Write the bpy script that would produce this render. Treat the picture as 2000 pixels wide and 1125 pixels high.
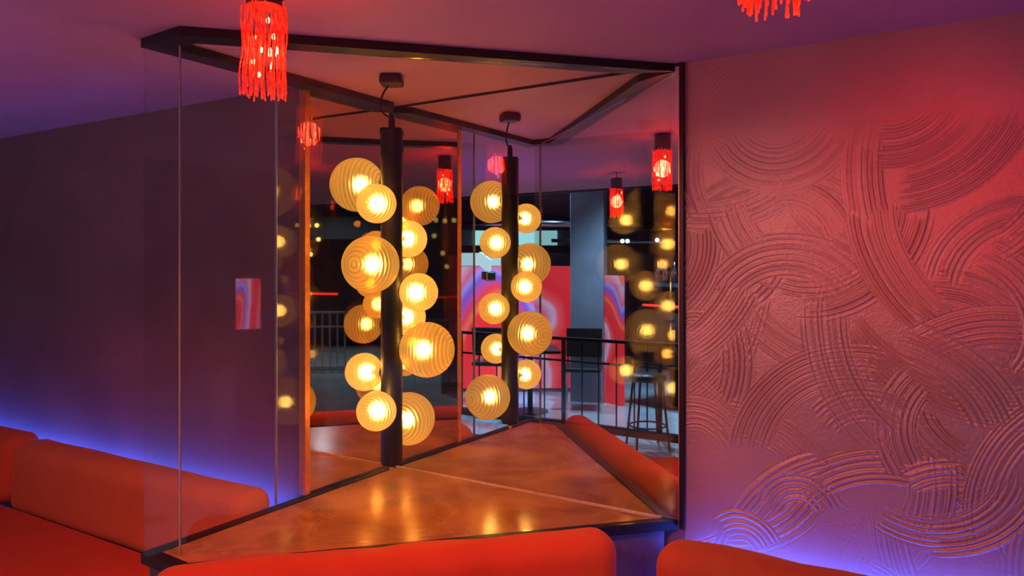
import bpy, bmesh, math, random
import numpy as np
from mathutils import Vector, Matrix
random.seed(7)
for o in list(bpy.data.objects): bpy.data.objects.remove(o)
S = bpy.context.scene
COL = S.collection
K = 0.75            # metres per plan unit (the ceiling is one unit above the eye)
EYE = 1.64
CEIL = EYE + K
TAB = 0.6725
F = 1434.0

# ---------------------------------------------------------------- camera, world, exposure
cd = bpy.data.cameras.new('camera'); cam = bpy.data.objects.new('camera', cd); COL.objects.link(cam)
cam.location = (0, 0, EYE); cam.rotation_euler = (math.pi/2, 0, 0)
cd.sensor_width = 36; cd.lens = 36*F/2000; cd.shift_y = -0.02375; cd.clip_start = 0.02; cd.clip_end = 100
S.camera = cam
w = bpy.data.worlds.new('world'); S.world = w; w.use_nodes = True
w.node_tree.nodes['Background'].inputs[0].default_value = (0.05, 0.02, 0.06, 1)
w.node_tree.nodes['Background'].inputs[1].default_value = 0.3
S.view_settings.view_transform = 'Standard'; S.view_settings.look = 'None'
S.view_settings.exposure = 0.0; S.view_settings.gamma = 1.0; S.view_settings.use_curve_mapping = False

# plan geometry (plan units: x right, y away from the camera)
U = Vector((0.842, -0.539)); N = Vector((0.539, 0.842))
P = Vector((-0.765, 4.70)); C = Vector((0.82, 3.62)); A = Vector((-1.648, 3.259)); B = Vector((-1.398, 3.084))
G = Vector((-1.462, 3.24)); W = Vector((-1.14, 4.088)); J = Vector((-1.253, 3.903))
C = P + U*((C-P).dot(U))
NP = N.dot(P)
WL = Vector((-0.857, 0.515)); NL = Vector((-0.515, -0.857))     # left wall: direction and normal into the room
def V(px, Z):
    v = Vector(((px-1000)/F*Z, Z)); return v - 2*(N.dot(v)-NP)*N
def V2(px, Z): return 2*P - Vector(((px-1000)/F*Z, Z))
def zh(py, Z): return EYE + K*(515-py)/F*Z
def m3(p, z): return Vector((p.x*K, p.y*K, z))

# ---------------------------------------------------------------- lights
def light(name, kind, loc, energy, color, size=0.1, target=None, angle=60, blend=0.6, shape=None, size_y=None):
    d = bpy.data.lights.new(name, kind); o = bpy.data.objects.new(name, d); COL.objects.link(o)
    d.energy = energy; d.color = color; o.location = loc
    if kind == 'AREA':
        d.size = size
        if size_y: d.shape = 'RECTANGLE'; d.size_y = size_y
    else: d.shadow_soft_size = size
    if kind == 'SPOT': d.spot_size = math.radians(angle); d.spot_blend = blend
    if target is not None: o.rotation_euler = (Vector(target)-Vector(loc)).to_track_quat('-Z', 'Y').to_euler()
    return o
RW = lambda s, z: m3(C+U*s, z)
light('spot_red_wall', 'SPOT', m3(Vector((0.9, 1.3)), 1.95), 21, (1, .05, .04), .04, RW(1.10, 1.84), 46, 1)
light('pink_wall_fill', 'SPOT', m3(Vector((-1.7, 1.1)), 2.25), 112, (1, .36, .32), .06, RW(.45, 1.15), 42, 1)  # unseen spot added to bring out the plaster relief in pink
light('sofa_fill', 'SPOT', m3(Vector((-0.1, 1.6)), 2.3), 112, (1, .10, .05), .05, m3(Vector((-.5, 3.0)), .7), 60, .9)  # added spot without a fixture, brightens the front sofa
light('sofa_fill_left', 'SPOT', m3(Vector((-1.6, 2.0)), 2.3), 75, (1, .19, .06), .05, m3(Vector((-2.5, 3.9)), .5), 66, .9)  # added off-view spot that lifts the left cushions and seat
light('violet_fill_left', 'SPOT', m3(Vector((-3.7, 2.9)), .6), 46, (.20, .01, 1), .05, m3(Vector((-3.4, 3.1)), CEIL), 78, 1)  # violet fill added where no lamp stands, tints the left ceiling
light('violet_fill_right', 'SPOT', m3(C+U*2.2-N*.15, .84), 14, (.35, .01, .9), .05, m3(Vector((2.0, 1.6)), CEIL), 90, 1)  # added unseen fill, turns the right ceiling purple
light('hall_cool', 'SPOT', m3(V(1060, 12.4)+N*.5, 3.2), 380, (.36, .60, 1), .12, m3(V(1080, 11.5), 0), 105, .5)
light('hall_cool_near', 'SPOT', m3(V(1240, 10.6), 3.1), 420, (.36, .66, .95), .12, m3(V(1240, 9.9), 0), 105, .7)
light('hall_rear', 'SPOT', m3(V2(660, 16.2), 3.2), 280, (.42, .64, 1), .12, m3(V2(660, 15), 0), 140, .7)
light('violet_lounge_fill', 'SPOT', m3(V(1050, 8.4), .5), 14, (.7, .35, 1), .1, m3(V(1050, 8.0), CEIL), 140, 1)  # unseen fill added to make the mirrored far ceiling lavender

# ---------------------------------------------------------------- materials
def mat(name):
    m = bpy.data.materials.new(name); m.use_nodes = True
    nt = m.node_tree; return m, nt, nt.nodes.get('Principled BSDF')
def nd(nt, t, **kw):
    n = nt.nodes.new(t)
    for k, v in kw.items():
        if k in n.inputs.keys(): n.inputs[k].default_value = v
        else: setattr(n, k, v)
    return n
def simple(name, col, rough=.5, metal=0, spec=.5, bump=0, scale=40, vary=.12):
    m, nt, b = mat(name)
    tc = nd(nt, 'ShaderNodeTexCoord'); no = nd(nt, 'ShaderNodeTexNoise', Scale=scale, Detail=6.0)
    nt.links.new(tc.outputs['Object'], no.inputs['Vector'])
    r = nd(nt, 'ShaderNodeValToRGB')
    r.color_ramp.elements[0].position = .3; r.color_ramp.elements[1].position = .7
    r.color_ramp.elements[0].color = tuple(c*(1-vary) for c in col)+(1,)
    r.color_ramp.elements[1].color = tuple(min(1, c*(1+vary)) for c in col)+(1,)
    nt.links.new(no.outputs['Fac'], r.inputs['Fac']); nt.links.new(r.outputs['Color'], b.inputs['Base Color'])
    b.inputs['Roughness'].default_value = rough; b.inputs['Metallic'].default_value = metal
    b.inputs['Specular IOR Level'].default_value = spec
    if bump:
        bp = nd(nt, 'ShaderNodeBump', Strength=bump, Distance=.01)
        nt.links.new(no.outputs['Fac'], bp.inputs['Height']); nt.links.new(bp.outputs['Normal'], b.inputs['Normal'])
    return m
def emit(name, col, s):
    m, nt, b = mat(name)
    b.inputs['Base Color'].default_value = tuple(c*.5 for c in col)+(1,)
    b.inputs['Emission Color'].default_value = col+(1,); b.inputs['Emission Strength'].default_value = s
    return m
def two_scale(name, col1, col2, rough, bump):
    m, nt, b = mat(name)
    tc = nd(nt, 'ShaderNodeTexCoord'); n1 = nd(nt, 'ShaderNodeTexNoise', Scale=2.2, Detail=8.0, Distortion=.6); n2 = nd(nt, 'ShaderNodeTexNoise', Scale=60.0, Detail=6.0)
    for n in (n1, n2): nt.links.new(tc.outputs['Object'], n.inputs['Vector'])
    r = nd(nt, 'ShaderNodeValToRGB'); r.color_ramp.elements[0].position = .32; r.color_ramp.elements[1].position = .7
    r.color_ramp.elements[0].color = col1+(1,); r.color_ramp.elements[1].color = col2+(1,)
    nt.links.new(n1.outputs['Fac'], r.inputs['Fac']); nt.links.new(r.outputs['Color'], b.inputs['Base Color'])
    bp = nd(nt, 'ShaderNodeBump', Strength=bump, Distance=.004)
    nt.links.new(n2.outputs['Fac'], bp.inputs['Height']); nt.links.new(bp.outputs['Normal'], b.inputs['Normal'])
    b.inputs['Roughness'].default_value = rough
    return m
M = {}
M['ceiling'] = two_scale('ceiling_paint', (.50, .20, .24), (.56, .23, .28), .6, .12)
M['left'] = two_scale('plaster_taupe', (.24, .115, .10), (.31, .155, .135), .5, .15)
M['right'] = two_scale('plaster_combed', (.58, .32, .30), (.68, .40, .37), .52, .12)
M['right'].node_tree.nodes['Principled BSDF'].inputs['Metallic'].default_value = .45
M['floor'] = two_scale('polished_floor', (.44, .50, .52), (.58, .66, .68), .14, .05)
M['dark'] = simple('dark_wall', (.05, .045, .055), .5, bump=.2, scale=12)
M['darkceil'] = simple('black_ceiling', (.035, .03, .033), .7, bump=.2, scale=9)
M['black'] = simple('black_metal', (.018, .014, .013), .42, 0, .4)
M['brown'] = simple('brown_panel', (.10, .05, .035), .35)
M['chrome'] = simple('steel', (.6, .62, .65), .22, 1)
M['copper'] = simple('copper_trim', (.85, .36, .12), .35, .6)
M['silicone'] = simple('pale_silicone', (.88, .80, .72), .4)
M['box'] = simple('table_side', (.16, .13, .17), .4)
def velvet(name, c1, c2):
    m = two_scale(name, c1, c2, .75, .25); b = m.node_tree.nodes['Principled BSDF']
    b.inputs['Sheen Weight'].default_value = .5; b.inputs['Sheen Roughness'].default_value = .4
    b.inputs['Sheen Tint'].default_value = (1, .4, .25, 1)
    return m
M['velvet'] = velvet('orange_red_velvet', (.62, .10, .028), (.76, .15, .045))
M['velvet2'] = velvet('tan_orange_velvet', (.66, .19, .065), (.74, .24, .09))
M['seat'] = velvet('red_velvet', (.50, .045, .012), (.62, .07, .02))
M['led'] = emit('blue_led', (.03, .10, 1.0), 52)
M['teal'] = emit('lit_window', (.30, .66, .70), 1.3)
M['white_lit'] = emit('lit_panel', (.45, .70, .76), 1.1)
M['neon'] = emit('red_neon', (1, .03, .02), 2.2)
M['spark'] = emit('small_lamp', (.75, .95, 1), 3)
M['warmspark'] = emit('warm_small_lamp', (1, .6, .12), 4)
M['bulb'] = emit('bulb', (1, .61, .21), 43)
M['strand'] = emit('red_strand', (1, .022, .008), 1.0)
M['pip'] = emit('strand_lamp', (1, .25, .06), 25)
def strandmat():
    m = M['strand']; nt = m.node_tree; b = nt.nodes['Principled BSDF']
    tc = nd(nt, 'ShaderNodeTexCoord'); no = nd(nt, 'ShaderNodeTexNoise', Scale=38.0, Detail=3.0)
    nt.links.new(tc.outputs['Object'], no.inputs['Vector'])
    r = nd(nt, 'ShaderNodeValToRGB'); r.color_ramp.elements[0].position = .42; r.color_ramp.elements[1].position = .72
    r.color_ramp.elements[0].color = (.22, .22, .22, 1); r.color_ramp.elements[1].color = (1, 1, 1, 1)
    mu = nd(nt, 'ShaderNodeMath', operation='MULTIPLY'); mu.inputs[1].default_value = 2.2
    nt.links.new(no.outputs['Fac'], r.inputs['Fac']); nt.links.new(r.outputs['Color'], mu.inputs[0])
    nt.links.new(mu.outputs[0], b.inputs['Emission Strength'])
    b.inputs['Roughness'].default_value = .25
strandmat()
def mirror(name, col, rough):
    m, nt, b = mat(name); b.inputs['Base Color'].default_value = col+(1,)
    b.inputs['Metallic'].default_value = 1; b.inputs['Roughness'].default_value = rough; return m
M['mirror'] = mirror('mirror_clear', (.86, .86, .88), 0.012)
M['bronze'] = mirror('mirror_bronze', (.80, .60, .44), 0.02)
def glass():
    m, nt, b = mat('clear_glass'); out = nt.nodes['Material Output']; nt.nodes.remove(b)
    ge = nd(nt, 'ShaderNodeNewGeometry'); mr = nd(nt, 'ShaderNodeMapRange')
    mr.inputs['To Min'].default_value = 1.5; mr.inputs['To Max'].default_value = 1/1.5
    nt.links.new(ge.outputs['Backfacing'], mr.inputs['Value'])
    fr = nd(nt, 'ShaderNodeFresnel'); nt.links.new(mr.outputs[0], fr.inputs['IOR'])
    tr = nd(nt, 'ShaderNodeBsdfTransparent'); tr.inputs[0].default_value = (.97, .975, .97, 1)
    gl = nd(nt, 'ShaderNodeBsdfGlossy', Roughness=.02)
    mx = nd(nt, 'ShaderNodeMixShader')
    nt.links.new(fr.outputs[0], mx.inputs[0]); nt.links.new(tr.outputs[0], mx.inputs[1]); nt.links.new(gl.outputs[0], mx.inputs[2])
    nt.links.new(mx.outputs[0], out.inputs['Surface']); return m
M['glass'] = glass()
M['edge'] = simple('glass_edge', (.35, .42, .42), .2)
def amber():
    m, nt, b = mat('amber_ribbed_glass'); out = nt.nodes['Material Output']; nt.nodes.remove(b); L = nt.links.new
    tc = nd(nt, 'ShaderNodeTexCoord'); nr = nd(nt, 'ShaderNodeVectorMath', operation='NORMALIZE'); L(tc.outputs['Object'], nr.inputs[0])
    sx = nd(nt, 'ShaderNodeSeparateXYZ'); L(nr.outputs[0], sx.inputs[0])
    ac = nd(nt, 'ShaderNodeMath', operation='ARCCOSINE'); L(sx.outputs['Z'], ac.inputs[0])
    mu = nd(nt, 'ShaderNodeMath', operation='MULTIPLY'); mu.inputs[1].default_value = 36.0; L(ac.outputs[0], mu.inputs[0])
    sn = nd(nt, 'ShaderNodeMath', operation='SINE'); L(mu.outputs[0], sn.inputs[0])
    mr = nd(nt, 'ShaderNodeMapRange'); mr.inputs['From Min'].default_value = -1.0; mr.inputs['From Max'].default_value = 1.0; L(sn.outputs[0], mr.inputs['Value'])
    mr.inputs['To Min'].default_value = .40; mr.inputs['To Max'].default_value = .58
    c1 = nd(nt, 'ShaderNodeMix', data_type='RGBA'); c1.inputs['A'].default_value = (.95, .70, .33, 1); c1.inputs['B'].default_value = (.80, .47, .16, 1)
    mr2 = nd(nt, 'ShaderNodeMapRange'); mr2.inputs['From Min'].default_value = 1.0; mr2.inputs['From Max'].default_value = -1.0; L(sn.outputs[0], mr2.inputs['Value'])
    L(mr2.outputs[0], c1.inputs['Factor'])
    tr = nd(nt, 'ShaderNodeBsdfTransparent'); L(c1.outputs['Result'], tr.inputs[0])
    tl0 = nd(nt, 'ShaderNodeBsdfTranslucent'); tl0.inputs[0].default_value = (.8, .62, .26, 1)
    rf = nd(nt, 'ShaderNodeBsdfRefraction', Roughness=.5, IOR=1.3); rf.inputs[0].default_value = (1, .85, .42, 1)
    tl = nd(nt, 'ShaderNodeMixShader'); tl.inputs[0].default_value = .5; L(tl0.outputs[0], tl.inputs[1]); L(rf.outputs[0], tl.inputs[2])
    gl = nd(nt, 'ShaderNodeBsdfGlossy', Roughness=.12); gl.inputs[0].default_value = (1, .85, .6, 1)
    m1 = nd(nt, 'ShaderNodeMixShader'); L(mr.outputs[0], m1.inputs[0])
    m2 = nd(nt, 'ShaderNodeMixShader'); fr = nd(nt, 'ShaderNodeLayerWeight', Blend=.2)
    L(tr.outputs[0], m1.inputs[1]); L(tl.outputs[0], m1.inputs[2])
    sc = nd(nt, 'ShaderNodeMath', operation='MULTIPLY'); sc.inputs[1].default_value = .5
    L(fr.outputs['Fresnel'], sc.inputs[0]); L(sc.outputs[0], m2.inputs[0])
    L(m1.outputs[0], m2.inputs[1]); L(gl.outputs[0], m2.inputs[2]); L(m2.outputs[0], out.inputs['Surface']); return m
M['amber'] = amber()
def marble():
    m, nt, b = mat('brown_marble')
    tc = nd(nt, 'ShaderNodeTexCoord'); L = nt.links.new
    n1 = nd(nt, 'ShaderNodeTexNoise', Scale=2.6, Detail=9.0, Distortion=1.2); L(tc.outputs['Object'], n1.inputs['Vector'])
    r = nd(nt, 'ShaderNodeValToRGB'); e = r.color_ramp.elements
    e[0].position = .3; e[0].color = (.36, .16, .055, 1); e[1].position = .7; e[1].color = (.70, .40, .17, 1)
    L(n1.outputs['Fac'], r.inputs['Fac'])
    n2 = nd(nt, 'ShaderNodeTexNoise', Scale=1.5, Detail=5.0, Distortion=2.2); L(tc.outputs['Object'], n2.inputs['Vector'])
    r2 = nd(nt, 'ShaderNodeValToRGB'); e = r2.color_ramp.elements
    e[0].position = .485; e[0].color = (0, 0, 0, 1); e[1].position = .5; e[1].color = (.34, .34, .34, 1); q = e.new(.515); q.color = (0, 0, 0, 1)
    L(n2.outputs['Fac'], r2.inputs['Fac'])
    mx = nd(nt, 'ShaderNodeMix', data_type='RGBA'); L(r2.outputs['Color'], mx.inputs['Factor'])
    L(r.outputs['Color'], mx.inputs['A']); mx.inputs['B'].default_value = (.75, .48, .28, 1)
    L(mx.outputs['Result'], b.inputs['Base Color']); b.inputs['Roughness'].default_value = .17
    return m
M['marble'] = marble()
def swirl(name, cx, cy, scale, strength, seed):
    m, nt, b = mat(name); L = nt.links.new
    tc = nd(nt, 'ShaderNodeTexCoord'); mp = nd(nt, 'ShaderNodeMapping'); mp.inputs['Location'].default_value = (-cx, seed*.0, -cy)
    L(tc.outputs['Object'], mp.inputs['Vector'])
    no = nd(nt, 'ShaderNodeTexNoise', Scale=1.1, Detail=1.0); L(mp.outputs[0], no.inputs['Vector'])
    sb = nd(nt, 'ShaderNodeVectorMath', operation='MULTIPLY_ADD'); sb.inputs[1].default_value = (.9, .9, .9)
    L(no.outputs['Color'], sb.inputs[0]); L(mp.outputs[0], sb.inputs[2])
    sc = nd(nt, 'ShaderNodeVectorMath', operation='MULTIPLY'); sc.inputs[1].default_value = (1.7, 0, 1); L(sb.outputs[0], sc.inputs[0])
    ln = nd(nt, 'ShaderNodeVectorMath', operation='LENGTH'); L(sc.outputs[0], ln.inputs[0])
    mu = nd(nt, 'ShaderNodeMath', operation='MULTIPLY'); mu.inputs[1].default_value = scale; L(ln.outputs['Value'], mu.inputs[0])
    fr = nd(nt, 'ShaderNodeMath', operation='FRACT'); L(mu.outputs[0], fr.inputs[0])
    r = nd(nt, 'ShaderNodeValToRGB'); e = r.color_ramp.elements
    stops = [(0, (.80, .02, .03)), (.30, (.85, .03, .04)), (.36, (.9, .18, .12)), (.44, (.85, .05, .06)), (.56, (.20, .10, .75)), (.62, (.35, .30, .95)), (.68, (.75, .12, .25)), (.80, (.62, .45, .75)), (.86, (.85, .10, .14)), (1, (.80, .02, .03))]
    e[0].position = 0; e[0].color = stops[0][1]+(1,); e[1].position = 1; e[1].color = stops[-1][1]+(1,)
    for p_, c_ in stops[1:-1]: q = e.new(p_); q.color = c_+(1,)
    L(fr.outputs[0], r.inputs['Fac']); L(r.outputs['Color'], b.inputs['Emission Color'])
    b.inputs['Base Color'].default_value = (.02, .02, .02, 1); b.inputs['Emission Strength'].default_value = strength
    return m

# ---------------------------------------------------------------- mesh helpers
def fin(name, bm, m, parent=None, smooth=False, loc=None, rot=None):
    me = bpy.data.meshes.new(name); bmesh.ops.recalc_face_normals(bm, faces=bm.faces); bm.to_mesh(me); bm.free()
    if smooth: me.polygons.foreach_set('use_smooth', [True]*len(me.polygons))
    me.materials.append(m); o = bpy.data.objects.new(name, me); COL.objects.link(o)
    if parent: o.parent = parent
    if loc is not None: o.location = loc
    if rot is not None: o.rotation_euler = rot
    return o
def tag(o, label, cat, group=None, kind=None):
    o['label'] = label; o['category'] = cat
    if group: o['group'] = group
    if kind: o['kind'] = kind
    return o
def struct(o): o['kind'] = 'structure'; return o
def thing(name, label, cat, loc, rz=0, group=None):
    o = bpy.data.objects.new(name, None); COL.objects.link(o); o.location = loc; o.rotation_euler = (0, 0, rz); o.empty_display_size = .1
    return tag(o, label, cat, group)
def abox(bm, c, d, mx=None, bev=0, seg=2):
    r = bmesh.ops.create_cube(bm, size=1)
    vs = r['verts']
    bmesh.ops.scale(bm, vec=d, verts=vs)
    if bev:
        es = list({e for v in vs for e in v.link_edges})
        res = bmesh.ops.bevel(bm, geom=es, offset=bev, segments=seg, profile=.5, affect='EDGES')
        vs = list({v for f in res['faces'] for v in f.verts} | {v for v in vs if v.is_valid})
    if mx is not None: bmesh.ops.transform(bm, matrix=mx, verts=vs)
    bmesh.ops.translate(bm, vec=c, verts=vs)
    return vs
def box(name, c, d, m, parent=None, rz=0, bev=0, seg=2):
    bm = bmesh.new(); abox(bm, (0, 0, 0), d, None, bev, seg)
    return fin(name, bm, m, parent, bev > .02, c, (0, 0, rz))
def prism(bm, pts, z0, z1):
    lo = [bm.verts.new((p.x, p.y, z0)) for p in pts]; hi = [bm.verts.new((p.x, p.y, z1)) for p in pts]
    n = len(pts)
    bm.faces.new(lo[::-1]); bm.faces.new(hi)
    for i in range(n): bm.faces.new((lo[i], lo[(i+1) % n], hi[(i+1) % n], hi[i]))
def wallseg(bm, a, b, z0, z1, off0, off1, nrm):
    """a slab between plan points a and b, from offset off0 to off1 (metres) along nrm"""
    a = a*K; b = b*K
    prism(bm, [a+nrm*off0, b+nrm*off0, b+nrm*off1, a+nrm*off1], z0, z1)
def tube(bm, pts, r, seg=8, caps=True):
    pts = [Vector(p) for p in pts]; rings = []
    for i, p in enumerate(pts):
        t = (pts[min(i+1, len(pts)-1)]-pts[max(i-1, 0)]).normalized()
        a = t.orthogonal().normalized() if i == 0 else (a - t*a.dot(t)).normalized()
        b = t.cross(a); rr = r[i] if isinstance(r, (list, tuple)) else r
        rings.append([bm.verts.new(p+a*math.cos(2*math.pi*k/seg)*rr+b*math.sin(2*math.pi*k/seg)*rr) for k in range(seg)])
    for i in range(len(rings)-1):
        for k in range(seg): bm.faces.new((rings[i][k], rings[i][(k+1) % seg], rings[i+1][(k+1) % seg], rings[i+1][k]))
    if caps: bm.faces.new(rings[0][::-1]); bm.faces.new(rings[-1])
def lathe(bm, prof, seg=40, mx=None):
    rings = []
    for r, z in prof:
        if r < 1e-6: rings.append([bm.verts.new((0, 0, z))])
        else: rings.append([bm.verts.new((r*math.cos(2*math.pi*k/seg), r*math.sin(2*math.pi*k/seg), z)) for k in range(seg)])
    for a, b in zip(rings, rings[1:]):
        for k in range(seg):
            k2 = (k+1) % seg
            if len(a) == 1 and len(b) == 1: continue
            if len(a) == 1: bm.faces.new((a[0], b[k2], b[k]))
            elif len(b) == 1: bm.faces.new((a[k], a[k2], b[0]))
            else: bm.faces.new((a[k], a[k2], b[k2], b[k]))
    if mx is not None: bmesh.ops.transform(bm, matrix=mx, verts=bm.verts)
def ang(v): return math.atan2(v.y, v.x)

# ---------------------------------------------------------------- the setting
def structure():
    R0 = P; R1 = P + U*6.0; L1 = W + WL*9.0
    # combed plaster wall (real relief) from the mirror's edge on
    w0 = (C-P).length + .012/K
    bm = bmesh.new(); wallseg(bm, P, P+U*w0, 0, CEIL, .0, .16, N); wallseg(bm, W, P, 0, CEIL, 0, .14, -Vector((N.y, -N.x)) if False else Vector((-N.y, N.x)))
    struct(fin('wall_back', bm, M['left']))
    relief_wall(P+U*w0)
    bm = bmesh.new(); wallseg(bm, W, L1, 0, CEIL, 0, .15, -NL); struct(fin('wall_left', bm, M['left']))
    # floor
    bm = bmesh.new(); prism(bm, [Vector((-22, -20)), Vector((12, -20)), Vector((12, 12)), Vector((-22, 12))], -.1, 0); struct(fin('floor', bm, M['floor']))
    # booth ceiling: reaches just past the railing; the hall beyond is open and black
    a = P + U*7 + N*.3; b = P - U*12 + N*2.5; e = -NP-1.85
    pts = [a, P-U*14+N*6, P-U*14+N*e, P+U*7+N*e]; pts[0] = P+U*7+N*6
    bm = bmesh.new(); prism(bm, [q*K for q in pts], CEIL, CEIL+.25); struct(fin('ceiling', bm, M['ceiling']))
    bm = bmesh.new(); prism(bm, [Vector((-22, -20)), Vector((12, -20)), Vector((12, 12)), Vector((-22, 12))], 3.3, 3.4); struct(fin('ceiling', bm, M['darkceil'])).name = 'ceiling_hall'
    for nm, x0, y0, x1, y1 in (('wall_far_left', -22, -20, -21.8, 12), ('wall_rear', -22, -20, 12, -19.8), ('wall_far_right', 11.8, -20, 12, 12), ('wall_far_back', -22, 11.8, 12, 12)):
        bm = bmesh.new(); prism(bm, [Vector((x0, y0)), Vector((x1, y0)), Vector((x1, y1)), Vector((x0, y1))], 0, 3.3); struct(fin(nm, bm, M['dark']))
    # dark bulkhead along the ceiling edge
    q0 = P-U*14+N*e; q1 = P+U*7+N*e
    bm = bmesh.new(); wallseg(bm, q0, q1, CEIL-.02, 3.3, 0, .06, -N); struct(fin('trim_bulkhead', bm, M['darkceil']))

# arcs of the trowel comb: (s, z) centre in metres on the wall, inner / outer radius, start / end angle in degrees
def relief_wall(start):
    d = .0027; Wd, Hh = 2.3, CEIL
    ns = int(Wd/d)+1; nz = int((Hh-.35)/d)+1
    s = np.linspace(0, Wd, ns); z = np.linspace(.35, Hh, nz); SS, ZZ = np.meshgrid(s, z)
    rng = np.random.RandomState(3)
    def sm(k):       # smooth random field
        f = np.zeros_like(SS)
        for i in range(9):
            a = rng.rand()*6.28; q = k*(.5+rng.rand()); f += np.sin((SS*math.cos(a)+ZZ*math.sin(a))*q+rng.rand()*6.28)
        return f/9
    w1, w2 = sm(9), sm(22); h = .25*sm(6)
    for i in range(4): h += .03*sm(90+i*50)
    def px(x, y):
        a = (x-1000)/F; p = start; t = (a*p.y-p.x)/(U.x-a*U.y); Zd = (p+U*t).y
        return t*K, EYE+K*(515-y)/F*Zd
    ST = []   # centre (photo-measured, turned into wall metres by px), inner / outer radius in metres, start / end angle
    for k in range(130):     # under-layer of crossing strokes
        cx, cy = rng.uniform(1200, 3300), rng.uniform(100, 1250); r0 = rng.uniform(.10, .45); a0 = rng.uniform(0, 360)
        ST.append((cx, cy, r0, r0+rng.uniform(.09, .15), a0, a0+rng.uniform(50, 120)))
    ST += [(1520, 210, .12, .30, 200, 335), (2110, 300, .50, .64, 165, 205), (1740, 170, .12, .27, 255, 355), (1740, 170, .26, .42, 270, 345),
        (1250, 480, .18, .34, 300, 380), (1600, 360, .24, .40, 185, 255), (1530, 650, .19, .34, 30, 150), (2070, 380, .42, .58, 178, 232),
        (1240, 470, .38, .54, 292, 345), (1200, 1000, .52, .66, 30, 62), (1960, 880, .30, .44, 70, 130), (1850, 640, .18, .32, -40, 70),
        (1360, 880, .06, .2, 40, 160), (1680, 930, .28, .44, 75, 178), (1700, 900, .12, .25, 50, 150), (1560, 1010, .05, .16, 20, 170),
        (1810, 300, .30, .42, 300, 350), (1700, 880, .30, .46, 15, 78), (1960, 640, .42, .58, 168, 240), (1815, 1500, .98, 1.12, 84, 96), (1450, 1080, .04, .16, 20, 140)]
    for (cx, cy, r0, r1, a0, a1) in ST:
        c0, c1 = px(cx, cy)
        dx, dz = SS-c0, ZZ-c1; r = np.sqrt(dx*dx+dz*dz)+.010*w1+.002*w2; th = np.degrees(np.arctan2(dz, dx))
        mid = (a0+a1)/2; half = (a1-a0)/2; dth = np.abs((th-mid+180) % 360-180)
        # bristle profile: irregular ridges across the stroke, drifting slowly along it
        tt = np.linspace(0, .32, 260); pr = np.zeros_like(tt)
        for q in range(14): pr += rng.uniform(.3, 1)*np.sin(tt*2*math.pi/rng.uniform(.0068, .022)+rng.rand()*6.28)
        pr = pr/np.abs(pr).max(); pr = np.sign(pr)*np.abs(pr)**.75
        line = np.interp(r-r0+.0015*w2, tt, pr)*(.75+.6*w1)
        edge = 4*w2+10*np.interp(r-r0, tt, np.interp(tt, np.linspace(0, .32, 40), rng.rand(40)))
        ma = np.clip((half-dth-edge)/6, 0, 1); mr = np.clip((r-r0)/.008, 0, 1)*np.clip((r1+.01*w2-r)/.008, 0, 1); mk = ma*mr*rng.uniform(.7, 1)
        h = h*(1-mk)+mk*line*rng.uniform(.6, 1.1)
    h = h+.06*rng.randn(*h.shape)
    fade = np.clip((2.12+.05*w1-ZZ)/.14, .06, 1)        # the top of the wall was troweled smooth
    low = np.clip((ZZ-.62)/.16, .35, 1)
    h = h*fade*low*.0078
    n = N
    X = (start.x*K+U.x*SS - n.x*h).ravel(); Y = (start.y*K+U.y*SS - n.y*h).ravel()
    co = np.stack([X, Y, ZZ.ravel()], 1).astype(np.float32)
    i = np.arange(ns*nz).reshape(nz, ns); q = np.stack([i[:-1, :-1], i[:-1, 1:], i[1:, 1:], i[1:, :-1]], -1).reshape(-1, 4)
    me = bpy.data.meshes.new('wall_right'); me.vertices.add(len(co)); me.vertices.foreach_set('co', co.ravel())
    me.loops.add(q.size); me.loops.foreach_set('vertex_index', q.ravel().astype(np.int32)); me.polygons.add(len(q))
    me.polygons.foreach_set('loop_start', (np.arange(len(q))*4).astype(np.int32)); me.polygons.foreach_set('use_smooth', np.ones(len(q), bool))
    me.update(calc_edges=True); me.validate(); me.materials.append(M['right'])
    # body of the wall behind the relief
    bm = bmesh.new(); bm.from_mesh(me); bm.faces.ensure_lookup_table()
    wallseg(bm, start, start+U*(Wd/K), 0, CEIL, .012, .17, n); wallseg(bm, start, start+U*(Wd/K), 0, .352, 0, .17, n)
    wallseg(bm, start+U*(Wd/K), start+U*6.0, 0, CEIL, 0, .17, n)
    bm.to_mesh(me); bm.free()
    o = bpy.data.objects.new('wall_right', me); COL.objects.link(o); struct(o)
structure()

AP = (P-A).normalized(); APN = Vector((AP.y, -AP.x))     # normal of the bronze mirror into the case
# mirrors: stand on the table, reach the ceiling
zt = TAB+.001
bm = bmesh.new(); wallseg(bm, P-N*.01, C, zt+.008, CEIL-.012, -.012, -.004, N)
tag(fin('wall_mirror', bm, M['mirror']), 'tall clear mirror on the back wall reflecting hall and railing', 'mirror')
bm = bmesh.new(); wallseg(bm, W, P-AP*.022, zt+.008, CEIL-.012, .004, .012, APN)
bm = bmesh.new(); wallseg(bm, C-U*.012, C-U*.006, zt+.008, CEIL-.012, -.014, -.0125, N)
fin('edge_trim', bm, M['copper'], bpy.data.objects['wall_mirror'])['label'] = 'thin copper coloured edge strip'
bm = bmesh.new(); wallseg(bm, W, P-AP*.022, zt+.008, CEIL-.012, .004, .012, APN)
t = tag(fin('bronze_mirror', bm, M['bronze']), 'narrow bronze-tinted mirror behind the globe pendant, copper edged', 'mirror')
bm = bmesh.new(); wallseg(bm, W-AP*.035, W, zt+.008, CEIL-.012, -.02, .016, APN)
fin('edge_trim', bm, M['copper'], t)['label'] = 'copper coloured edge strip'
bm = bmesh.new(); wallseg(bm, P, C, CEIL-.012, CEIL-.001, -.016, -.002, N); struct(fin('trim_ceiling_line', bm, M['black']))
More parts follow.
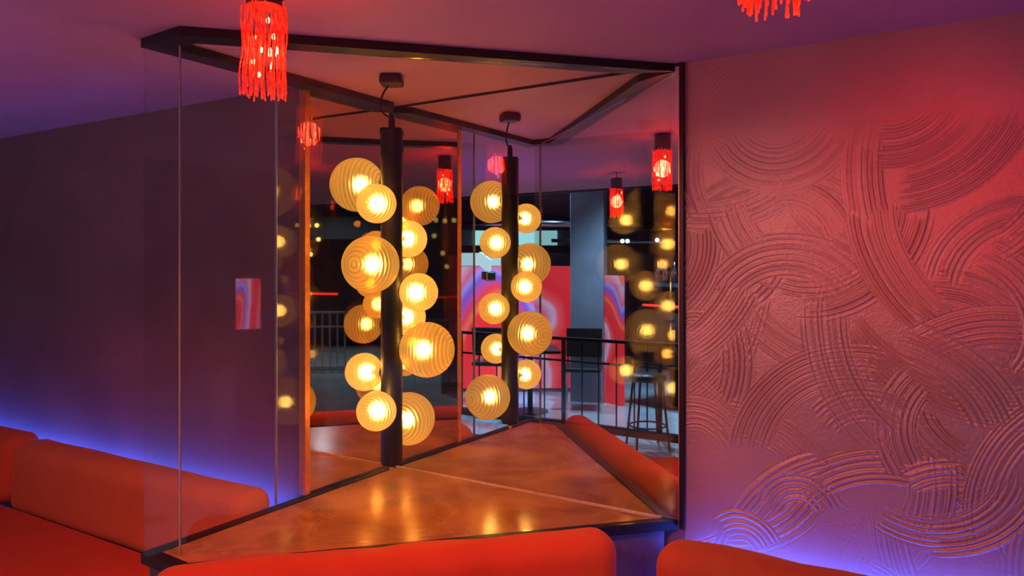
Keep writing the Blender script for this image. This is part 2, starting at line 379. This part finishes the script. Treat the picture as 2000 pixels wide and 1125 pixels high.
bm = bmesh.new(); wallseg(bm, P, C-U*.1, TAB+.0012, TAB+.010, -.020, -.0125, N); struct(fin('trim_silicone', bm, M['silicone']))
bm = bmesh.new(); wallseg(bm, C-U*.004, C+U*.016, TAB-.02, CEIL-.001, -.022, -.001, N); struct(fin('trim_mirror_post', bm, M['black']))

# marble-topped corner table with black rim
def offset_pt(p, q, r, d):      # inner corner offset
    a = (q-p).normalized(); b = (r-q).normalized(); n1 = Vector((a.y, -a.x)); n2 = Vector((b.y, -b.x))
    k = (n1+n2); return q + k*(d/(1+n1.dot(n2)))
e1 = -N*.004+Vector((.85, -.52))*.003
poly = [A*K, P*K+e1, C*K-N*.004-U*.015, B*K]     # A -> P -> C -> B, clockwise seen from above
def inset(pl, d): return [offset_pt(pl[i-1], pl[i], pl[(i+1) % len(pl)], d) for i in range(len(pl))]
def band(bm, out, inn, idx, z0, z1):
    n = len(out)
    for i in idx:
        j = (i+1) % n
        prism(bm, [out[i], out[j], inn[j], inn[i]], z0, z1)
tbl = thing('marble_table', 'trapezoid brown marble table with black rim inside the glass corner', 'table', (0, 0, 0))
inn = inset(poly, .044); inn[1] = poly[1]+(poly[2]-poly[1]).normalized()*.038-Vector((N.x, N.y))*.0; inn[2] = poly[2]-(poly[2]-poly[1]).normalized()*.05
bm = bmesh.new(); prism(bm, inset(poly, .004), TAB-.025, TAB); fin('tabletop', bm, M['marble'], tbl)
bm = bmesh.new(); band(bm, poly, inn, (0, 2, 3), TAB-.03, TAB+.006); fin('rim', bm, M['black'], tbl)
bm = bmesh.new(); prism(bm, inset(poly, .02), .0, TAB-.03); fin('base_panel', bm, M['box'], tbl)

# ceiling frame of flat black bars
bm = bmesh.new(); band(bm, poly, inset(poly, .082), (0, 2, 3), CEIL-.03, CEIL-.001)
tag(fin('ceiling_frame', bm, M['black']), 'black flat-bar frame on the ceiling tracing the table outline', 'frame')

# glass panes
def pane(name, a, b, label, nrm):
    bm = bmesh.new(); wallseg(bm, a, b, TAB+.007, CEIL-.031, -.005, .005, nrm)
    o = fin(name, bm, M['glass']); tag(o, label, 'glass pane')
    return o
d = (C-G).normalized(); nG = Vector((-d.y, d.x))
Ge = G+d*.0
gp = pane('glass_pane', G, C-d*.06, 'wide clear glass pane along the front of the table', nG)
bm = bmesh.new(); wallseg(bm, G-d*.006, G, TAB+.007, CEIL-.031, -.006, .006, nG); fin('glass_edge', bm, M['edge'], gp)
pane('glass_pane', G-d*.15, G-d*.012, 'narrow clear glass pane left of the bright glass edge at the clipped corner', nG)
gj = pane('glass_pane', J, W-AP*.04, 'narrow clear glass pane beside the copper mirror edge', APN)
bm = bmesh.new(); wallseg(bm, J-AP*.004, J, TAB+.007, CEIL-.031, -.006, .006, APN); fin('glass_edge', bm, M['edge'], gj)

# ---------------------------------------------------------------- globe pendant
Lp = Vector((-0.639, 3.897))
lamp = thing('globe_pendant', 'black tube pendant hung with ten glowing amber ribbed glass globes', 'pendant lamp', m3(Lp, .845))
ztop, zbot = 2.17-.845, 0
bm = bmesh.new(); lathe(bm, [(0, 0), (.041, 0), (.043, .003), (.043, ztop-.004), (.040, ztop), (0, ztop)], 40); fin('tube', bm, M['black'], lamp, True).data.set_sharp_from_angle(angle=.6)
bm = bmesh.new(); lathe(bm, [(0, ztop), (.013, ztop), (.013, ztop+.045), (.009, ztop+.05), (.009, ztop+.06), (0, ztop+.06)], 20); fin('stem', bm, M['black'], lamp)
bm = bmesh.new(); lathe(bm, [(0, 0), (.012, -.012), (.004, -.03), (0, -.03)], 16); fin('end_cap', bm, M['chrome'], lamp)
zc = CEIL-.845
bm = bmesh.new(); abox(bm, (0, 0, zc-.022), (.088, .088, .042), None, .012, 4); fin('ceiling_canopy', bm, M['black'], lamp)
cab = [(-.012, 0, zc-.04), (-.03, 0, zc-.065), (-.044, .0, zc-.10), (-.045, 0, zc-.13), (-.03, 0, zc-.155), (-.008, 0, zc-.168), (0, 0, ztop+.055)]
bm = bmesh.new(); tube(bm, cab, .0042, 8); fin('cable', bm, M['black'], lamp, True)
def globe_mesh(R, ribs):
    bm = bmesh.new(); n = ribs*7; prof = []
    for i in range(n+1):
        th = math.pi*i/n
        if th < .16: continue
        amp = .018*math.sin(min(1, th*1.5)*math.pi/2)
        rr = R*(1+amp*(abs(math.sin(th*ribs))-.5))
        prof.append((max(rr*math.sin(th), 0) if i < n else 0, -rr*math.cos(th)))
    lathe(bm, prof, 64)
    me = bpy.data.meshes.new('globe'); bm.to_mesh(me); bm.free(); me.materials.append(M['amber'])
    me.polygons.foreach_set('use_smooth', [True]*len(me.polygons)); return me
GM = {True: globe_mesh(.108, 22), False: globe_mesh(.0755, 17)}
bmb = bmesh.new(); bmesh.ops.create_uvsphere(bmb, u_segments=16, v_segments=10, radius=.026); meb = bpy.data.meshes.new('bulb'); bmb.to_mesh(meb); bmb.free(); meb.materials.append(M['bulb'])
bmc = bmesh.new(); lathe(bmc, [(0, -.002), (.019, -.002), (.019, .012), (.010, .014), (.010, .045), (0, .045)], 20); mec = bpy.data.meshes.new('socket'); bmc.to_mesh(mec); bmc.free(); mec.materials.append(M['black'])
GL = [(.160, 1, -.95, .25), (.226, 0, -.34, -.94), (.323, 0, .45, .89), (.402, 1, -.38, -.925), (.485, 0, .95, -.3), (.565, 0, .40, .92),
      (.655, 1, .97, -.25), (.728, 0, -.95, .22), (.826, 0, -.34, -.94), (.888, 1, .32, .95)]
for (h, big, gx, gy) in GL:
    big = bool(big); R = .108 if big else .0755
    dv = Vector((gx, gy, 0)).normalized(); z = ztop*(1-h)
    g = bpy.data.objects.new('globe', GM[big]); COL.objects.link(g); g.parent = lamp
    g.location = dv*(.043+R*.99)+Vector((0, 0, z)); g.rotation_mode = 'QUATERNION'; g.rotation_quaternion = dv.to_track_quat('Z', 'Y')
    b_ = bpy.data.objects.new('bulb', meb); COL.objects.link(b_); b_.parent = g; b_.location = (0, 0, -R*.12); b_.scale = (1, 1, 1.0)
    s_ = bpy.data.objects.new('socket', mec); COL.objects.link(s_); s_.parent = g; s_.location = (0, 0, -R)

# ---------------------------------------------------------------- red tassel lamps
def strand_mesh(k, L=.225):
    rnd = random.Random(k); bm = bmesh.new(); pts = []; rad = []
    n = 44; ph = rnd.random()*6; 
    for i in range(n+1):
        t = i/n; pts.append((.003*math.sin(t*9+ph), .003*math.cos(t*7+ph*2), -L*t)); rad.append(.0015+.0010*abs(math.sin(i*1.25+ph)))
    tube(bm, pts, rad, 6); me = bpy.data.meshes.new('strand'); bm.to_mesh(me); bm.free(); me.materials.append(M['strand'])
    me.polygons.foreach_set('use_smooth', [True]*len(me.polygons)); return me
SM = [strand_mesh(k) for k in range(7)]
bmp = bmesh.new(); bmesh.ops.create_uvsphere(bmp, u_segments=8, v_segments=6, radius=.006); mep = bpy.data.meshes.new('small_lamp'); bmp.to_mesh(mep); bmp.free(); mep.materials.append(M['pip'])
def tassel(x, y, label, seed, dz=0, n=40):
    rnd = random.Random(seed)
    o = thing('tassel_lamp', label, 'tassel lamp', m3(Vector((x, y)), CEIL-dz), 0, 'red tassel lamps')
    top = -.095
    bm = bmesh.new(); lathe(bm, [(0, top), (.046, top), (.046, top+.085), (.043, top+.09), (0, top+.09)], 28); fin('cap', bm, M['brown'], o)
    if dz: bm = bmesh.new(); tube(bm, [(0, 0, -.01), (0, 0, dz)], .004, 8); fin('cord', bm, M['black'], o)
    for i in range(n):
        a = 2*math.pi*i/n*1.0+rnd.random()*.2; r = (.050 if i % 3 else .034)+rnd.uniform(-.003, .006)
        s = bpy.data.objects.new('strand', SM[rnd.randrange(7)]); COL.objects.link(s); s.parent = o
        s.location = (r*math.cos(a), r*math.sin(a), top+.004+rnd.uniform(-.016, .008)); s.rotation_euler = (rnd.uniform(-.035, .035), rnd.uniform(-.035, .035), a)
    for i in range(9):
        a = rnd.random()*6.28; r = rnd.uniform(.01, .045); s = bpy.data.objects.new('small_lamp', mep); COL.objects.link(s); s.parent = o
        s.location = (r*math.cos(a), r*math.sin(a), top-rnd.uniform(.03, .17)); s.scale = (.8, .8, rnd.uniform(1, 2.4))
    light('tassel_glow', 'POINT', m3(Vector((x, y)), CEIL-dz-.20), 6.0, (1, .035, .015), .05)
tassel(-.842, 2.5, 'red bead-fringe tassel lamp hanging full in view left of the pendant', 1)
tassel(.587, 1.656, 'red bead-fringe tassel lamp cut by the top edge, right of centre', 2)
tassel(-3.02, 1.484, 'red bead-fringe tassel lamp seen only in the mirror above the railing', 3, .04)

# ---------------------------------------------------------------- sofas
def cushion(name, c, L, D, H, r, m, parent, rz, lean=0):
    bm = bmesh.new(); vs = abox(bm, (0, 0, 0), (L, D, H), None, r, 8)
    bmesh.ops.subdivide_edges(bm, edges=[e for e in bm.edges if e.calc_length() > .15], cuts=10, use_grid_fill=True)
    rnd = random.Random(int(L*1000))
    p1, p2 = rnd.random()*6, rnd.random()*6
    for v in bm.verts:
        n_ = .004*math.sin(v.co.x*13+p1)*math.cos(v.co.z*9+p2)+.003*math.sin(v.co.x*31+v.co.y*17)
        v.co.y += n_; v.co.z += .5*n_
        if lean: v.co.y += lean*(v.co.z/H)
    return fin(name, bm, m, parent, True, c, (0, 0, rz))
# front sofa, its back against the table
rz = ang(Vector((.47, 3.385))-Vector((-1.45, 2.94)))
sa, sb = Vector((-1.45, 2.94)), Vector((.47, 3.385)); ctr = (sa+sb)/2; hl = (sb-sa).length*K
pf = Vector((d.y, -d.x))       # toward the camera
so = thing('sofa', 'bright orange-red velvet sofa with its rounded back against the table front', 'sofa', m3(ctr, 0))
so.rotation_euler = (0, 0, rz)
cushion('backrest', (0, 0, .52), hl, .165, .41, .075, M['velvet'], so, 0)
cushion('seat', (0, -.39, .33), hl, .62, .20, .06, M['seat'], so, 0)
bm = bmesh.new(); abox(bm, (0, -.34, .12), (hl-.04, .66, .22)); fin('plinth', bm, M['black'], so)
# right wall sofa
rzr = ang(U); s0 = .02; Lr = 1.5
c_ = C+U*(s0+Lr/2/K)-N*.35
so2 = thing('sofa', 'dark orange-red velvet sofa standing along the combed plaster wall', 'sofa', m3(c_, 0), rzr)
cushion('backrest', (0, 0, .50), Lr, .20, .41, .085, M['velvet'], so2, 0)
cushion('seat', (.36, -.40, .33), Lr-.7, .6, .20, .06, M['seat'], so2, 0)
bm = bmesh.new(); abox(bm, (.36, -.32, .12), (Lr-.74, .7, .22)); fin('plinth', bm, M['black'], so2)
# left wall sofa: two back cushions, one long seat
rzl = ang(-WL)
so3 = thing('sofa', 'long red velvet sofa against the left wall over a blue light strip', 'sofa', m3(W+WL*2.4+NL*.3, 0), rzl)
def lw(s, off, z):
    p = WL*(s-2.4)+NL*(off-.3); q = Matrix.Rotation(-rzl, 2) @ (p*K); return (q.x, q.y, z)
cushion('back_cushion', lw(1.27, .27, .545), 2.36*K, .19, .36, .075, M['velvet2'], so3, 0, .03)
cushion('back_cushion', lw(3.70, .27, .56), 2.42*K, .19, .36, .075, M['velvet'], so3, 0, .03)
cushion('back_cushion', lw(6.15, .27, .56), 2.42*K, .19, .36, .075, M['velvet'], so3, 0, .03)
cushion('seat', lw(3.4, .985, .315), 6.4*K, .88, .20, .05, M['seat'], so3, 0)
bm = bmesh.new(); abox(bm, lw(3.4, .72, .105), (6.4*K, .98, .2)); fin('plinth', bm, M['black'], so3)
# LED strips behind the sofas
def led(name, a, b, nrm, z, label, off=.07):
    bm = bmesh.new(); wallseg(bm, a, b, z, z+.012, off, off+.015, nrm)
    tag(fin(name, bm, M['led']), label, 'light strip')
led('light_strip', W+WL*.12, W+WL*8, NL, .58, 'blue light strip glowing behind the left wall sofa')
led('light_strip', C+U*.06, C+U*2.4, -N, .54, 'blue light strip glowing behind the sofa at the combed plaster wall', .06)

# ---------------------------------------------------------------- hall seen in the mirrors
rn = -1.62
def railpt(t): return U*t + N*rn
def railing(label, pts_, t0, t1, p_of, thick):
    o = thing('railing', label, 'railing', m3(p_of(t0), 0))
    def seg(name, z0, z1, w_):
        bm = bmesh.new(); a, b = p_of(t0), p_of(t1); dd = (b-a).normalized(); nn = Vector((-dd.y, dd.x))
        prism(bm, [a*K+nn*w_/2-o.location.xy, b*K+nn*w_/2-o.location.xy, b*K-nn*w_/2-o.location.xy, a*K-nn*w_/2-o.location.xy], z0, z1)
        return fin(name, bm, thick, o)
    seg('top_rail', .875, .905, .04); seg('mid_rail', .66, .68, .02); seg('bottom_rail', .0, .07, .05)
    for t, r in pts_:
        p = p_of(t)*K-o.location.xy; bm = bmesh.new(); tube(bm, [(p.x, p.y, .06), (p.x, p.y, .88)], r, 10); fin('post', bm, thick, o)
    return o
def rail_t(px):
    v = (px-1000)/F; Z = (2*NP-rn)/(N.x*v+N.y); return V(px, Z).dot(U)
posts = [(rail_t(p), .008) for p in (820, 870, 915, 948, 982, 1035, 1075, 1148, 1180, 1215, 1250, 1275)]+[(rail_t(1112), .022), (rail_t(1300), .022), (rail_t(1400), .022)]
railing('black metal railing seen in the clear mirror beyond the lounge floor', posts, -10, -2.2, railpt, M['black'])
q0, q1 = V2(604, 15.2), V2(705, 15.2)
railing('pale steel railing seen in the bronze mirror', [(i/7, .012) for i in range(8)], 0, 1, lambda t: q0.lerp(q1, t), simple('pale_paint', (.80, .84, .84), .4))

def slab(name, pa, pb, z0, z1, th, m, parent=None, local=False):
    """upright slab between plan points, standing th metres thick"""
    dd = (pb-pa); L = dd.length*K; c = (pa+pb)/2*K
    bm = bmesh.new(); abox(bm, (0, 0, 0), (L, th, z1-z0), None, .004, 1)
    return fin(name, bm, m, parent, False, (c.x, c.y, (z0+z1)/2), (0, 0, ang(dd)))
tag(slab('video_wall', V(880, 12.6), V(1131, 12.6), .05, zh(520, 12.6), .08, swirl('swirl_screen', .2, .1, .62, 1.15, 1)), 'wide video wall of red, violet and blue swirls', 'screen')
tag(slab('video_column', V(1196, 11.6), V(1229, 11.3), zh(792, 11.5), zh(538, 11.5), .06, swirl('swirl_column', .1, -.1, 1.3, .9, 2)), 'narrow upright screen of pink and violet swirls beside the grey pillar', 'screen')
struct(slab('wall_pillar', V(1131, 11.9), V(1195, 11.75), 0, 3.3, .3, simple('grey_pillar', (.34, .38, .45), .25, bump=.3, scale=5)))
struct(slab('wall_hall', V(700, 17.5), V(1500, 17.5), 0, 3.3, .1, simple('hall_wall', (.11, .10, .12), .5, bump=.3, scale=6)))
struct(slab('window_1', V(938, 17.2), V(1102, 17.2), zh(479, 17.2), zh(450, 17.2), .03, M['teal']))
struct(slab('window_2', V(895, 16.6), V(992, 16.6), zh(519, 16.6), zh(492, 16.6), .03, M['white_lit']))
struct(slab('trim_beam', V(860, 14.5), V(1450, 14.5), zh(450, 14.5), zh(392, 14.5), .2, M['darkceil']))
struct(slab('trim_beam', V(860, 15.5), V(1450, 15.5), zh(494, 15.5), zh(480, 15.5), .15, M['darkceil']))
# ducts under the black ceiling
for i, (pa, za, pb, zb, y_, r) in enumerate([(1020, 13, 1290, 13.5, 436, .05), (1090, 13, 1330, 12.5, 470, .025), (900, 14, 1050, 13.6, 436, .04)]):
    bm = bmesh.new(); tube(bm, [m3(V(pa, za), zh(y_, za)), m3(V(pb, zb), zh(y_+2, zb))], r, 12)
    tag(fin('duct', bm, M['chrome'], None, True), ['fat steel duct under the black hall ceiling, right of the video wall', 'thin steel pipe below the fat duct in the hall', 'steel duct at the left of the hall, seen beside the pendant'][i], 'duct')
for i, (x, y, zz) in enumerate([(1228, 471, 11.5), (1238, 471, 11.5), (1296, 469, 11.5), (1152, 497, 12.5), (1170, 500, 12.5), (1192, 501, 12.5), (905, 684, 12.5), (953, 684, 12.5)]):
    bm = bmesh.new(); bmesh.ops.create_uvsphere(bm, u_segments=10, v_segments=6, radius=.025 if i < 6 else .03)
    tag(fin('spotlight', bm, M['spark'], None, True, m3(V(x, zz), zh(y, zz))), ['green-white spotlight bulb, leftmost of the pair in the dark hall above the bar', 'cold spotlight bulb close right of its twin above the bar counter', 'lone cold spotlight bulb under the hall ceiling, farthest right', 'small white lamp above the grey pillar, left one of three', 'small white lamp above the grey pillar, middle one of three', 'small white lamp above the grey pillar, right one of three', 'white dot lamp low on the video wall at the mirror seam', 'white dot lamp low on the video wall between railing posts'][i], 'spotlight', 'tiny hall spotlights')
# projector-like lamp panel hanging before the video wall
hp = thing('hanging_panel', 'pale tilted lamp panel hanging in front of the video wall', 'lamp', m3(V(960, 12), zh(512, 12)))
bm = bmesh.new(); abox(bm, (0, 0, 0), (.34, .03, .16), Matrix.Rotation(.3, 4, 'Y')); fin('panel', bm, M['white_lit'], hp)
bm = bmesh.new(); tube(bm, [(0, 0, .06), (0, 0, 3.29-hp.location.z)], .006, 6); fin('rod', bm, M['black'], hp)
bm = bmesh.new(); abox(bm, (.12, 0, -.17), (.16, .14, .12), None, .02, 2); fin('lamp_box', bm, M['chrome'], hp)
# bar counter: bulging black front on a narrow foot, red light line
def bar_counter():
    Zb = 11.6; a, b = V(1315, Zb), V(1440, Zb-1.0); dd = (b-a).normalized(); nn = Vector((dd.y, -dd.x))
    if (nn.dot(-N)) > 0: nn = -nn
    o = thing('bar_counter', 'black bar counter with a bulging front and red light line', 'bar', m3(a, 0), ang(dd))
    s = 1 if Matrix.Rotation(-ang(dd), 2).__matmul__(nn).y > 0 else -1
    prof = [(0, 1.42), (.35, 1.42), (.38, 1.38), (.34, 1.16), (.42, .95), (.50, .66), (.42, .52), (.22, .46), (.2, .02), (0, .02)]
    L = (b-a).length*K; bm = bmesh.new()
    r0 = [bm.verts.new((-.10 - (.10 if .5 < z < 1.0 else 0) + (.35 if z < .5 else 0), s*y, z)) for y, z in prof]; r1 = [bm.verts.new((L, s*y, z)) for y, z in prof]
    n = len(prof); bm.faces.new(r0); bm.faces.new(r1[::-1])
    for i in range(n): bm.faces.new((r0[i], r0[(i+1) % n], r1[(i+1) % n], r1[i]))
    fin('counter', bm, simple('matte_black', (.006, .005, .006), .7, spec=.2), o)
    bm = bmesh.new(); abox(bm, (L/2-.02, s*.375, 1.165), (L, .03, .022)); fin('light_line', bm, M['neon'], o)['label'] = 'red light line'
    for k, (xx, zz) in enumerate([(.05, 1.5), (.16, 1.49), (.3, 1.5)]):
        bm = bmesh.new(); lathe(bm, [(0, 0), (.035, 0), (.036, .12), (.012, .18), (.013, .24), (0, .24)], 16)
        q = o.location + Matrix.Rotation(ang(dd), 3, 'Z') @ Vector((xx, s*.2, 1.42))
        tag(fin('bottle', bm, M['chrome'], None, True, q), ['silvery bottle at the near end of the black bar counter', 'middle silvery bottle of three on the black bar counter', 'silvery bottle farthest along the black bar counter'][k], 'bottle', 'bottles on the bar counter')
bar_counter()
# tables, chairs and stool
def legs(o, w_, d_, z, r, spread, m):
    for sx in (-1, 1):
        for sy in (-1, 1):
            bm = bmesh.new(); tube(bm, [(sx*(w_/2+spread), sy*(d_/2+spread), 0), (sx*w_/2, sy*d_/2, z)], r, 8); fin('leg', bm, m, o)
st = thing('bar_stool', 'black backless bar stool on thin legs at the lounge side of railing', 'stool', m3(V(1276, 8.75), 0), .3)
bm = bmesh.new(); lathe(bm, [(0, .60), (.15, .60), (.165, .62), (.16, .65), (0, .66)], 28); fin('seat', bm, M['black'], st, True)
legs(st, .2, .2, .61, .011, .05, M['black'])
bm = bmesh.new(); tube(bm, [(.16*math.cos(k*math.pi/8), .16*math.sin(k*math.pi/8), .2) for k in range(17)], .008, 6, False); fin('foot_ring', bm, M['black'], st)
def chair(loc, rz_, label):
    o = thing('chair', label, 'chair', loc, rz_)
    bm = bmesh.new(); abox(bm, (0, 0, .45), (.44, .44, .05), None, .018, 3); fin('seat', bm, M['black'], o)
    bm = bmesh.new(); abox(bm, (0, .22, .72), (.42, .035, .34), Matrix.Rotation(-.12, 4, 'X'), .014, 3); fin('backrest', bm, M['black'], o)
    for sx in (-1, 1):
        bm = bmesh.new(); tube(bm, [(sx*.19, .2, .42), (sx*.19, .235, .62)], .011, 8); fin('back_post', bm, M['chrome'], o)
    legs(o, .38, .38, .43, .012, .02, M['chrome'])
chair(m3(V(1150, 11.2), 0), 2.2, 'black chair with steel legs behind the railing by the grey pillar')
chair(m3(V(975, 11.9), 0), -1.0, 'black chair with steel legs before the video wall, near the dark table')
tb = thing('low_table', 'dark square table behind the railing in front of the video wall', 'table', m3(V(1048, 10.9), 0), .4)
bm = bmesh.new(); abox(bm, (0, 0, .69), (.62, .62, .035), None, .008, 2); fin('tabletop', bm, M['black'], tb)
bm = bmesh.new(); lathe(bm, [(0, 0), (.2, 0), (.2, .012), (.03, .03), (.03, .68), (0, .68)], 24); fin('pedestal', bm, M['black'], tb)

# hall seen in the bronze mirror (behind the camera)
struct(slab('wall_brown', V2(838, 12.5), V2(962, 12.5), 0, CEIL+.3, .15, M['brown']))
struct(slab('trim_beam', V2(560, 17.5), V2(900, 17.5), zh(468, 17.5), zh(425, 17.5), .2, M['darkceil']))
struct(slab('wall_hall_rear', V2(500, 20), V2(1000, 20), 0, 3.3, .1, simple('hall_wall_rear', (.13, .11, .12), .5, bump=.3, scale=6)))
tag(slab('light_line', V2(610, 18), V2(692, 17.6), zh(574, 18), zh(571, 18), .03, M['neon']), 'straight red light line on the rear hall wall', 'light line')
tag(slab('video_panel', V2(600, 18.8), V2(625, 18.8), zh(640, 18.8), zh(500, 18.8), .05, swirl('swirl_rear', 0, 0, 1, .5, 4)), 'dim pink swirl screen at the rear of the hall', 'screen')
for i, (x, y) in enumerate(((620, 441), (636, 442), (652, 441), (640, 497), (655, 468), (633, 520))):
    bm = bmesh.new(); bmesh.ops.create_uvsphere(bm, u_segments=10, v_segments=6, radius=.035)
    tag(fin('spotlight', bm, M['warmspark'], None, True, m3(V2(x, 16.6), zh(y, 16.6))), ['left one of three warm bulbs in a row in the bronze mirror', 'middle one of three warm bulbs in a row in the bronze mirror', 'right one of three warm bulbs in a row in the bronze mirror', 'warm yellow bulb below the row of three in the bronze mirror', 'single warm bulb just under the row, nearest the pendant', 'lowest warm yellow bulb, just above the red light line'][i], 'spotlight', 'tiny warm hall spotlights')

def swirl_rear(): return swirl('swirl_rear_disc', .47, .40, 3.2, 5.0, 5)
tag(slab('video_panel', Vector((-1.20, -2.93)), Vector((-.91, -2.93)), 1.03, 1.50, .05, swirl_rear()), 'pink and blue swirl screen mirrored faintly in the front glass pane', 'screen')
